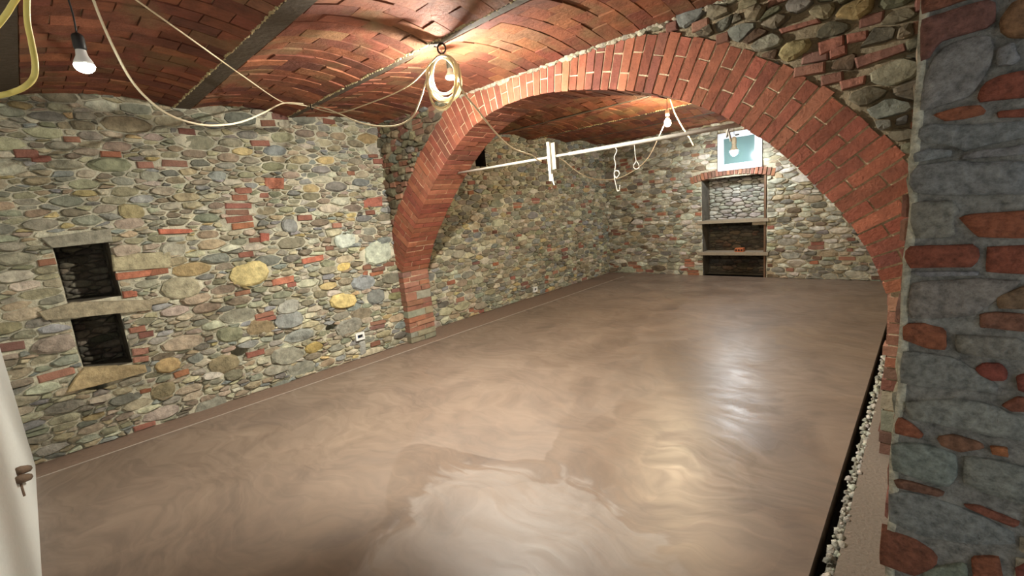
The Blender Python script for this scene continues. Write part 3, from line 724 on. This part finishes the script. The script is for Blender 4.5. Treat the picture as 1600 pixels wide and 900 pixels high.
PIER = [([(1438, -25), (1562, -30), (1550, -10), (1438, 24)], lin(128, 68, 50)), ([(1437, 31), (1556, -4), (1558, 40), (1500, 56), (1465, 68), (1448, 99), (1437, 97)], lin(118, 72, 70)),
        ([(1450, 105), (1468, 76), (1500, 61), (1540, 53), (1556, 61), (1552, 100), (1536, 120), (1525, 148), (1500, 158), (1450, 171), (1437, 183), (1435, 170), (1442, 130)], G1),
        ([(1562, 30), (1580, 4), (1608, -4), (1608, 60), (1575, 60), (1562, 50)], lin(136, 100, 66)), ([(1557, 77), (1585, 64), (1594, 95), (1580, 105), (1556, 105)], G2),
        ([(1526, 152), (1535, 131), (1560, 119), (1612, 108), (1612, 152), (1530, 160)], RD), ([(1455, 179), (1500, 167), (1535, 163), (1545, 177), (1500, 187), (1475, 190)], RO), ([(1556, 175), (1612, 167), (1612, 182), (1558, 185)], RD),
        ([(1437, 191), (1450, 194), (1500, 195), (1612, 188), (1612, 213), (1530, 230), (1497, 240), (1490, 229), (1440, 222), (1432, 213)], G2), ([(1425, 241), (1450, 231), (1488, 236), (1485, 246), (1428, 254)], lin(116, 124, 130)),
        ([(1500, 243), (1530, 235), (1612, 224), (1612, 241), (1500, 249)], G1), ([(1423, 259), (1480, 252), (1612, 251), (1612, 304), (1480, 306), (1425, 302), (1419, 285)], lin(124, 126, 124)),
        ([(1424, 316), (1490, 313), (1501, 330), (1490, 341), (1494, 370), (1430, 373), (1422, 345)], lin(130, 126, 112)), ([(1496, 338), (1520, 333), (1612, 328), (1612, 372), (1525, 371), (1510, 355)], RO),
        ([(1415, 384), (1528, 381), (1532, 400), (1525, 417), (1420, 419), (1413, 400)], RD), ([(1541, 384), (1612, 382), (1612, 430), (1540, 424)], RD), ([(1414, 424), (1530, 423), (1535, 430), (1440, 432)], G2),
        ([(1445, 438), (1540, 434), (1604, 438), (1560, 468), (1520, 494), (1460, 497), (1419, 498), (1417, 470), (1425, 441)], lin(126, 118, 104)), ([(1410, 506), (1445, 504), (1478, 513), (1480, 547), (1450, 545), (1410, 530)], RO),
        ([(1557, 462), (1612, 441), (1612, 484), (1560, 481)], TN), ([(1530, 489), (1560, 486), (1612, 492), (1612, 519), (1530, 511)], lin(124, 84, 66)),
        ([(1408, 547), (1470, 553), (1500, 561), (1525, 577), (1560, 600), (1572, 616), (1500, 608), (1430, 603), (1404, 597)], G3), ([(1490, 522), (1600, 527), (1612, 562), (1540, 558), (1495, 549)], lin(126, 120, 104)),
        ([(1522, 575), (1535, 566), (1565, 567), (1577, 580), (1573, 594), (1548, 594), (1530, 585)], lin(136, 46, 42)), ([(1588, 586), (1612, 580), (1612, 616), (1590, 608)], lin(132, 48, 46)),
        ([(1410, 626), (1500, 620), (1562, 634), (1578, 645), (1612, 648), (1612, 690), (1550, 680), (1480, 664), (1420, 654)], G3), ([(1564, 632), (1590, 618), (1612, 621), (1612, 642), (1580, 641)], lin(134, 72, 52)),
        ([(1398, 661), (1405, 649), (1425, 661), (1445, 678), (1440, 685), (1398, 676)], RO), ([(1462, 681), (1490, 677), (1535, 691), (1540, 700), (1500, 706), (1470, 695)], lin(126, 88, 66)), ([(1546, 696), (1575, 698), (1575, 713), (1548, 708)], lin(164, 98, 52)),
        ([(1391, 690), (1440, 691), (1495, 706), (1498, 740), (1480, 763), (1430, 746), (1393, 733)], lin(116, 126, 118)), ([(1505, 710), (1560, 718), (1612, 732), (1612, 792), (1540, 770), (1502, 752)], G3),
        ([(1395, 746), (1430, 752), (1478, 767), (1474, 776), (1400, 760)], lin(112, 78, 64)), ([(1388, 767), (1420, 766), (1480, 783), (1530, 803), (1588, 832), (1588, 850), (1520, 850), (1440, 838), (1386, 812)], lin(114, 124, 118)),
        ([(1500, 786), (1530, 788), (1595, 815), (1590, 824), (1540, 805)], lin(132, 70, 52)), ([(1376, 823), (1400, 830), (1430, 840), (1468, 866), (1464, 884), (1430, 900), (1373, 879)], lin(128, 66, 46)),
        ([(1516, 868), (1560, 868), (1570, 912), (1520, 912)], lin(138, 70, 44)), ([(1441, 888), (1510, 877), (1513, 912), (1441, 912)], lin(110, 124, 100)), ([(1585, 885), (1612, 870), (1612, 912), (1590, 912)], lin(132, 54, 50))]
R = random.Random(71)
def fine_stone(S, poly, h, R):
    """near stone: denser outline, arris and a gently uneven face"""
    k = 22; p = resample(poly, k); p = resample(chaikin(p, 0.12), k); c = cen(p); V = []
    for lv, (sc, hh) in enumerate(((1.0, -0.02), (0.985, h * .55), (0.94, h * .95), (0.6, h * 1.1))):
        for i, q in enumerate(p):
            d = np.array(q) - c; e = c + d * sc; w = S.p(e[0], e[1]); nz = noise.noise(Vector(w * 22)) * 0.0035 + noise.noise(Vector(w * 60)) * 0.0012
            V.append(S.p(e[0] + (nz * 0.6 if lv < 3 else 0), e[1] + (nz * 0.6 if lv < 3 else 0), hh + (nz if lv else 0)))
    V.append(S.p(c[0], c[1], h * 1.12)); Fc = []
    for r in range(3):
        for i in range(k): j = (i + 1) % k; Fc.append((r * k + i, r * k + j, (r + 1) * k + j, (r + 1) * k + i))
    for i in range(k): Fc.append((3 * k + i, 3 * k + (i + 1) % k, 4 * k))
    return V, Fc
for pts, col in PIER:
    pl = [SP.px(*p) for p in pts]
    if area2(pl) < 0: pl = pl[::-1]
    isb = col[0] > 2.0 * col[2]; col = soft(col, 0.36, lin(144, 108, 84)) if isb else soft(col, 0.5, lin(150, 147, 138))
    V, Fc = fine_stone(SP, pl, R.uniform(0.007, 0.013), R); mb = MB(); mb.add(V, Fc, jit(col, 0.06, 0.03)); mb.build('brick' if isb else 'stone', M_PIER, mb2, True, True)
for (v0, v1, u0, u1) in ((0.0, 0.47, XP + .01, 1.1), (2.06, 2.75, XP + .01, 1.1), (0.47, 2.06, 0.19, 1.1)):
    st, br = rubble(SP, u0, u1, v0, v1, [(0.1, 0.14, 200), (0.06, 0.085, 900)], random.Random(62), pbrick=0.2, hh=(.005, .01))
    emit_pieces(st + br, 'stone', 'side_stones', M_PIER, mb2, 0, False)
# cream mortar arris on the pier corner
c = MB(); V = []; n = 60
for i in range(n + 1):
    z = -0.02 + 2.8 * i / n; a = noise.noise(Vector((3.1, z * 5, 0))) * 0.010; b = noise.noise(Vector((7.7, z * 9, 0))) * 0.006
    V += [(XP - .003 + b, YP + .16, z), (XP - .004 + b + a * .3, YP - .002 + a * .2, z), (XP + .010 + a, YP - .004, z), (XP + .016 + a, YP + .004, z)]
c.add(V, [(4 * i + k, 4 * i + 4 + k, 4 * i + 5 + k, 4 * i + 1 + k) for i in range(n) for k in range(3)], lin(196, 190, 168))
c.build('corner_mortar', M_PIER, mb2, True)

# ------------------------------------------------------------------ lamps
M_DARK = mat_plain('dark_plastic', lin(34, 32, 30), 0.5); M_WHITEP = mat_plain('white_plastic', lin(228, 228, 224), 0.4)
def bulb(loc, r, power, col, label, cord, dome=0.8, tilt=(0, 0, 1.0), a0=1.5):
    root = empty('light_bulb', loc); ax = np.array(tilt, float); ax /= np.linalg.norm(ax); c = np.array(loc, float)
    A = 2.3 * math.pi * r * r; m = mat_emit('lamp_glow_%d' % len(MATS), col, power / (math.pi * A))
    mb = MB(); prof = [(r * math.sin(a), r * dome * math.cos(a)) for a in np.linspace(a0, math.pi - 0.1, 9)]        # LED bulb: lit dome below an opaque body
    lathe(mb, prof, c, 20, axis=ax); mb.build('lit_dome', m, root, True)
    mb = MB(); lathe(mb, [(r * .45, r * 1.9), (r * .5, r * 1.8), (r * .6, r * 1.1)] + ([(r * .93, r * .45), (r * 1.0, r * .1), (r * .97, r * .06)] if a0 > 1.2 else [(r * .66, r * .85)]), c, 20, axis=ax); mb.build('bulb_body', M_WHITEP, root, True)
    mb = MB(); lathe(mb, [(r * .22, r * 3.7), (r * .5, r * 3.5), (r * .62, r * 3.2), (r * .62, r * 2.0), (r * .56, r * 1.78)], c, 16, axis=ax); mb.build('lamp_holder', M_DARK if r < 0.04 else M_WHITEP, root, True)
    if cord:
        mb = MB(); tube(mb, catmull([c + ax * r * 3.6] + [np.array(p) for p in cord], 5), 0.0035, 6); mb.build('cord', M_DARK, root, True)
    return tag(root, label, 'light bulb', 'bare bulbs hung from the ceiling')
p1 = onz(132, 103, 2.33); bulb(p1, 0.034, BULB['left'], (0.96, 1.0, 0.93), 'bare white bulb on a dark cord at the far left, nearest the white wall', [p1 + np.array([.01, 0, .22]), (p1[0] + .02, p1[1] - .02, 2.73)])
p2 = ony(704, 121, 2.27); bulb(p2, 0.033, BULB['coil'], (1.0, 0.965, 0.86), 'bare bulb shining through the coiled pale cable', [p2 + np.array([.01, -0.09, .17]), (p2[0] + .02, 2.135, 2.72)], 0.45, (-0.02, 0.02, 1.0))
p3 = onz(1043, 192, 2.46); bulb(p3, 0.042, BULB['rear'], (1.0, 0.82, 0.52), 'small warm bulb beyond the arch, near the window wall', [p3 + np.array([0, 0, .15]), (p3[0], p3[1], 2.83)], 1.1, a0=0.75)
p4 = ony(1147, 236, 8.05); bulb(p4, 0.06, BULB['window'], (0.90, 0.97, 1.0), 'cool white bulb hanging in front of the small window', [p4 + np.array([0, 0, .22]), (p4[0], p4[1], 2.80)], 1.3)

# ------------------------------------------------------------------ cables
M_CABLE = mat_plain('cable_mat', lin(226, 212, 178), 0.45); M_COIL = mat_plain('coil_cable_mat', lin(236, 226, 198), 0.45)
_nt = M_COIL.node_tree; _tr = _nt.nodes.new('ShaderNodeBsdfTranslucent'); _tr.inputs[0].default_value = (0.85, 0.78, 0.6, 1); _mx = _nt.nodes.new('ShaderNodeMixShader'); _mx.inputs[0].default_value = 0.5   # milky plastic sheath
_nt.links.new(_nt.nodes['Principled BSDF'].outputs[0], _mx.inputs[1]); _nt.links.new(_tr.outputs[0], _mx.inputs[2]); _nt.links.new(_mx.outputs[0], _nt.nodes['Material Output'].inputs[0]); M_YEL = mat_plain('yellow_cable_mat', lin(226, 206, 112), 0.45)
def cable(name, P, r, m, label, seg=8):
    mb = MB(); tube(mb, catmull([atd(*p) for p in P], 8), r, seg); return tag(mb.build(name, m, None, True), label, 'cable', 'power cables')
cable('power_cable', [(44, -60, .80), (42, 0, .80), (43, 35, .80), (49, 65, .80), (55, 100, .79), (52, 122, .79), (38, 136, .78), (20, 144, .78), (0, 149, .77), (-40, 156, .77)], .0046, M_YEL, 'thick yellow cable hanging in a loop at the upper left corner')
cable('power_cable', [(60, -50, .80), (24, 0, .80), (10, 22, .80), (-8, 44, .80), (-40, 75, .80)], .0046, M_YEL, 'short yellow cable crossing the very corner above the loop')
BEAMEND = (485, 164, 4.32)
cable('power_cable', [(141, -14, 1.98), (146, 0, 2.0), (160, 36, 2.05), (180, 80, 2.1), (203, 122, 2.17), (228, 152, 2.26), (262, 178, 2.36), (300, 192, 2.5), (335, 196, 2.65), (375, 191, 2.95), (410, 177, 3.35), (440, 162, 3.9),
                      (462, 161, 4.15), BEAMEND, (510, 170, 4.2), (535, 180, 4.05), (560, 191, 3.85), (590, 197, 3.65), (620, 196, 3.45), (643, 184, 3.3), (655, 160, 3.18), (664, 132, 3.1), (670, 112, 3.05)],
      .0058, M_CABLE, 'pale cable sagging from the top left and up into the coil')
cable('power_cable', [(200, -9, 1.98), (213, 0, 2.05), (300, 62, 2.5), (380, 119, 3.2), (438, 158, 4.0), (465, 163, 4.2), (486, 167, 4.3), (505, 173, 4.2), (532, 176, 4.0), (575, 162, 3.75), (620, 144, 3.45), (648, 126, 3.2), (672, 100, 3.05), (684, 88, 3.0)],
      .0045, M_CABLE, 'thin pale cable stretched straight to the beam end and on to the hook')
cable('power_cable', [(716, 100, 3.02), (722, 140, 3.05), (745, 170, 3.2), (775, 208, 3.45), (800, 231, 3.7), (820, 239, 3.85), (832, 243, 3.95), (839, 249, 4.05), (846, 252, 4.1)],
      .0065, M_CABLE, 'pale cable running down from the coil to the hanging pole')
cable('power_cable', [(858, 243, 4.12), (866, 244, 4.2), (880, 251, 4.32), (900, 267, 4.5), (922, 278, 4.6), (945, 281, 4.7), (965, 279, 4.8), (985, 270, 4.9), (1000, 260, 5.0), (1015, 243, 5.15), (1030, 212, 5.4), (1041, 188, 5.72)],
      .0055, M_CABLE, 'thin pale cable drooping behind the hanging pole towards the rear bulb')
cable('power_cable', [(1046, 150, 5.78), (1050, 164, 5.75), (1056, 180, 5.72), (1067, 200, 5.7), (1076, 213, 5.7), (1084, 228, 5.7)], .0075, M_CABLE, 'short lit cable dangling beside the rear bulb')
# coil on its hook
mb = MB(); R = random.Random(9); cc = ony(694, 128, 2.16)
exu = np.array([0.78, 0.50, 0.0]); exu /= np.linalg.norm(exu); nn = np.cross(exu, (0, 0, 1.0))
for k in range(9):
    a = 0.118 * R.uniform(0.74, 1.06); b = 0.168 * R.uniform(0.70, 1.04); o = R.uniform(-.018, .018); P = []; rot = R.uniform(-.22, .22); tz = 0.165 - b
    for i in range(30):
        t = 2 * math.pi * i / 30; u, v = a * math.cos(t), b * math.sin(t); u, v = u * math.cos(rot) - v * math.sin(rot), u * math.sin(rot) + v * math.cos(rot)
        P.append(cc + exu * (u + (k - 4) * .004 + R.uniform(-.001, .001)) + np.array([0, 0, v + tz]) + nn * (o + .008 * math.sin(3 * t + k)))
    tube(mb, P, .0068, 7, closed=True)
tag(mb.build('cable_coil', M_COIL, None, True), 'coil of pale cable hanging from a hook on the ceiling beam', 'cable coil')
M_IRON = mat_plain('iron_mat', lin(46, 36, 32), 0.6, 0.6)
h = ony(690, 76, 2.15); mb = MB(); tube(mb, [h + exu * .028 * math.cos(t) + np.array([0, 0, .032 * math.sin(t)]) for t in np.linspace(0, 2 * math.pi, 18)[:-1]], .006, 6, closed=True)
tube(mb, [h + np.array([0, 0, .03]), h + np.array([0, 0, .06]), (h[0], 2.135, 2.735)], .007, 6)
tag(mb.build('ceiling_hook', M_IRON, None, True), 'dark iron ring hook under the narrow ceiling beam holding the coil', 'hook')
h = onz(485, 164, 2.728); mb = MB(); tube(mb, [h + np.array([0, 0, .01]), h - np.array([0, 0, .02]), h + np.array([.02, .0, -.05]), h + np.array([.03, .01, -.03])], .006, 6)
tag(mb.build('cable_hook', M_IRON, None, True), 'small iron hook at the wall end of the narrow beam', 'hook')

# ------------------------------------------------------------------ hanging pole and what hangs on it
YPO = 3.42
M_POLE = mat_plain('pole_mat', lin(182, 175, 163), 0.5, 0, 0.3, 50, 0.15)
pa = ony(701, 273, YPO); pb = ony(1142, 197, YPO)
pb = pb + (pb - pa) / np.linalg.norm(pb - pa) * 0.06
pole = empty('hanging_pole', (pa + pb) / 2); tag(pole, 'long pale metal pole spanning the arch opening below its crown', 'pole')
def on_pole(px):
    ts = np.linspace(0, 1, 400); xs = [proj(pa + (pb - pa) * t)[0] for t in ts]; return pa + (pb - pa) * ts[int(np.argmin(np.abs(np.array(xs) - px)))]
q = on_pole(895)
mb = MB(); tube(mb, [pa, q], .0125, 10); mb.build('thin_tube', M_POLE, pole, True)
mb = MB(); tube(mb, [q - (pb - pa) * .012, pb], .0165, 10); mb.build('thick_tube', M_POLE, pole, True)
mb = MB(); d = (pb - pa) / np.linalg.norm(pb - pa); e = np.cross(d, (0, 1, 0))
tube(mb, [pa + d * .0 + np.array([0, .03 * math.cos(t), .03 * math.sin(t)]) for t in np.linspace(0, 2 * math.pi, 16)[:-1]], .007, 6, closed=True); mb.build('wall_ring', M_IRON, pole, True)
M_WOODW = mat_plain('pale_wood', lin(216, 210, 194), 0.7, 0, 0.4, 40, 0.2); M_WOODG = mat_plain('grey_wood', lin(140, 132, 116), 0.8, 0, 0.4, 40, 0.25)
q = on_pole(863); zt = ony(862, 222, YPO)[2]; zb_ = ony(862, 283, YPO)[2]
sl = empty('wooden_bracket', (q[0], q[1], zb_)); tag(sl, 'upright pale wooden bracket fixed across the hanging pole', 'bracket')
mb = MB(); box(mb, q[0] - .022, q[0] + .006, q[1] - .045, q[1] - .017, zb_, zt); mb.build('front_slat', M_WOODW, sl)
mb = MB(); box(mb, q[0] + .008, q[0] + .05, q[1] - .02, q[1] + .03, zb_ + .1, zt - .01); mb.build('rear_slat', M_WOODG, sl)
mb = MB(); tube(mb, catmull([(q[0] + .008, q[1] - .03, zb_ + .06), (q[0] + .012, q[1] - .03, zb_), (q[0] + .025, q[1] - .032, zb_ - .04)], 4), .006, 6); mb.build('peg', M_WOODW, sl, True)
M_WIRE = mat_plain('wire_mat', lin(170, 164, 152), 0.5, 0.3)
def hang(name, pts, r, label):
    mb = MB(); tube(mb, catmull([ony(*p, YPO) for p in pts], 6), r, 6); return tag(mb.build(name, M_WIRE, None, True), label, 'hook', 'wire hooks on the hanging pole')
hang('wire_hook', [(961, 229), (964, 236), (960, 246), (962, 256), (961, 266), (960, 272), (963, 278), (968, 272), (966, 267), (961, 268), (960, 276), (963, 290), (965, 298), (968, 297), (969, 289)], .0055, 'twisted wire hook with an open tip, left of the ring')
hang('wire_hook', [(991, 221), (992, 232), (993, 243), (994, 252), (990, 259), (993, 264), (999, 262), (998, 256), (994, 251)], .005, 'wire hook ending in a closed ring on the hanging pole')
hang('wire_hook', [(1139, 197), (1137, 205), (1136, 214), (1138, 206), (1140, 212), (1142, 221)], .007, 'tangle of pale wire at the right end of the hanging pole')

# ------------------------------------------------------------------ shelf recess furniture
M_SHELF = mat_plain('shelf_wood', lin(138, 126, 108), 0.75, 0, 0.4, 30, 0.25); M_STUD = mat_plain('stud_wood', lin(96, 70, 48), 0.75, 0, 0.4, 30, 0.25)
for z, lab in ((0.985, 'upper grey wooden shelf across the recess'), (0.395, 'lower grey wooden shelf across the recess')):
    mb = MB(); box(mb, -3.25, -2.14, 8.69, 9.06, z, z + .055); box(mb, -2.14, -2.04, 8.69, 8.735, z, z + .055)
    o = mb.build('shelf_board', M_SHELF); tag(o, lab, 'shelf', 'shelf boards in the recess')
    if z > 0.9:
        m2 = MB(); box(m2, -2.30, -2.085, 8.72, 8.76, z - .055, z - .001); m2.build('batten', M_SHELF, o)
mb = MB(); box(mb, -2.122, -2.09, 8.74, 8.80, 0.0, 1.78); tag(mb.build('wooden_upright', M_STUD), 'thin brown upright at the right side of the shelf recess', 'post')
mb = MB(); P = [(-2.60, 8.74, .451), (-2.45, 8.74, .451), (-2.45, 8.86, .451), (-2.60, 8.86, .451), (-2.595, 8.742, .516), (-2.455, 8.742, .52), (-2.455, 8.855, .52), (-2.595, 8.855, .516)]
mb.add(P, BOXF, lin(176, 100, 62)); bl = mb.build('loose_brick', M_BRICK); tag(bl, 'loose orange hollow brick lying on the lower shelf', 'brick')
for k in range(3):
    mb = MB(); x = -2.585 + .045 * k; box(mb, x, x + .03, 8.734, 8.742, .468, .502, lin(60, 34, 24)); mb.build('brick_hole', M_BRICK, bl)

# window
M_PVC = mat_plain('pvc_mat', lin(196, 202, 214), 0.35)
gm = bpy.data.materials.new('pane_mat'); gm.use_nodes = True; gb = gm.node_tree.nodes['Principled BSDF']
gb.inputs['Base Color'].default_value = (*lin(88, 112, 112), 1); gb.inputs['Roughness'].default_value = 0.12; gb.inputs['Specular IOR Level'].default_value = 0.8
win = MB()
def frame(mb, x0, x1, z0, z1, y0, y1, t):
    box(mb, x0, x0 + t, y0, y1, z0, z1); box(mb, x1 - t, x1, y0, y1, z0, z1); box(mb, x0 + t, x1 - t, y0, y1, z0, z0 + t); box(mb, x0 + t, x1 - t, y0, y1, z1 - t, z1)
frame(win, -2.865, -2.15, 1.915, 2.56, 8.70, 8.80, .045)
wo = tag(win.build('window_1', M_PVC), 'small white framed window above the shelf recess', None, None, 'structure')
# sash hinged at its right side and standing a little open
sash = MB(); frame(sash, -0.62, 0.0, 1.965, 2.52, -0.025, 0.025, .06)
so = sash.build('sash', M_PVC, wo); so.location = (-2.205, 8.735, 0); so.rotation_euler = (0, 0, 0)
pn = MB(); box(pn, -0.565, -0.055, 2.02, 2.465, 0, 0); pn = MB(); box(pn, -0.565, -0.055, -.008, .008, 2.02, 2.465)
po = pn.build('pane', gm, so)
hd = MB(); box(hd, -0.36, -0.30, -.055, -.024, 2.485, 2.505); hd.build('latch', M_DARK, so)
SWB = MB(); box(SWB, -2.9, -2.1, 8.95, 9.0, 1.85, 2.65, lin(120, 130, 128)); SWB.build('window_reveal', M_MORTAR, wo)

# ------------------------------------------------------------------ electrical boxes, conduit stubs
M_BLUE = mat_plain('blue_box', lin(40, 70, 120), 0.5)
def ebox(S, px, py, w, hgt, label):
    u, v = S.px(px, py); root = empty('socket_box', S.p(u, v, .0)); tag(root, label, 'socket box', 'wall socket boxes')
    mb = MB(); t = .022
    for a, b, c, d in ((-w, -w + t, -hgt, hgt), (w - t, w, -hgt, hgt), (-w + t, w - t, -hgt, -hgt + t), (-w + t, w - t, hgt - t, hgt)):
        P = [S.p(u + x, v + z, hh) for hh in (-.02, .048) for x, z in ((a, c), (b, c), (b, d), (a, d))]; mb.add(P, BOXF)
    mb.build('rim', M_WHITEP, root)
    mb = MB(); P = [S.p(u + x, v + z, hh) for hh in (-.02, .02) for x, z in ((-w + t, -hgt + t), (w - t, -hgt + t), (w - t, hgt - t), (-w + t, hgt - t))]; mb.add(P, BOXF); mb.build('inner_box', M_BLUE, root)
    mb = MB(); P = [S.p(u + x, v + z, hh) for hh in (.02, .03) for x, z in ((-.01, -.02), (w - t, -.01), (w - t, .02), (0, .01))]; mb.add(P, BOXF); mb.build('wire_end', M_DARK, root)
    return u, v
u, v = ebox(SL, 560, 525, .056, .043, 'white socket box with blue inside, low on the left wall before the arch')
ebox(SLR, 834, 452, .05, .045, 'small white socket box low on the left wall beyond the arch')
V, Fc = stone_mesh(SL, [(u - .02, .02), (u + .06, .02), (u + .07, v - .06), (u - .01, v - .06)], .035, random.Random(2)); mb = MB(); mb.add(V, Fc, lin(176, 176, 168)); mb.build('mortar_patch', M_MORTAR, wall_left, True, True)
M_RUST = mat_plain('rust_mat', lin(104, 84, 66), 0.8, 0, 0.4, 80, 0.3)
for (a, b), lab in ((((31, 735), (54, 730)), 'upper brown pipe stub in the white plaster wall'), (((31, 749), (54, 743)), 'lower brown pipe stub in the white plaster wall')):
    A = ony(*a, -0.225); B = ony(*b, -0.225); B = A + (B - A) * min(1.0, 0.5 / np.linalg.norm(B - A))
    mb = MB(); tube(mb, [A, (A + B) / 2, B], .022, 8); tag(mb.build('pipe_stub', M_RUST, None, True), lab, 'pipe', 'pipe stubs in the plaster')
A = ony(31, 750, -0.236); B = ony(38, 775, -0.236)
mb = MB(); tube(mb, catmull([A, (A + B) / 2 + np.array([.01, 0, 0]), B], 4), .006, 5); mb.build('plaster_crack', M_RUST, wall_near, True)
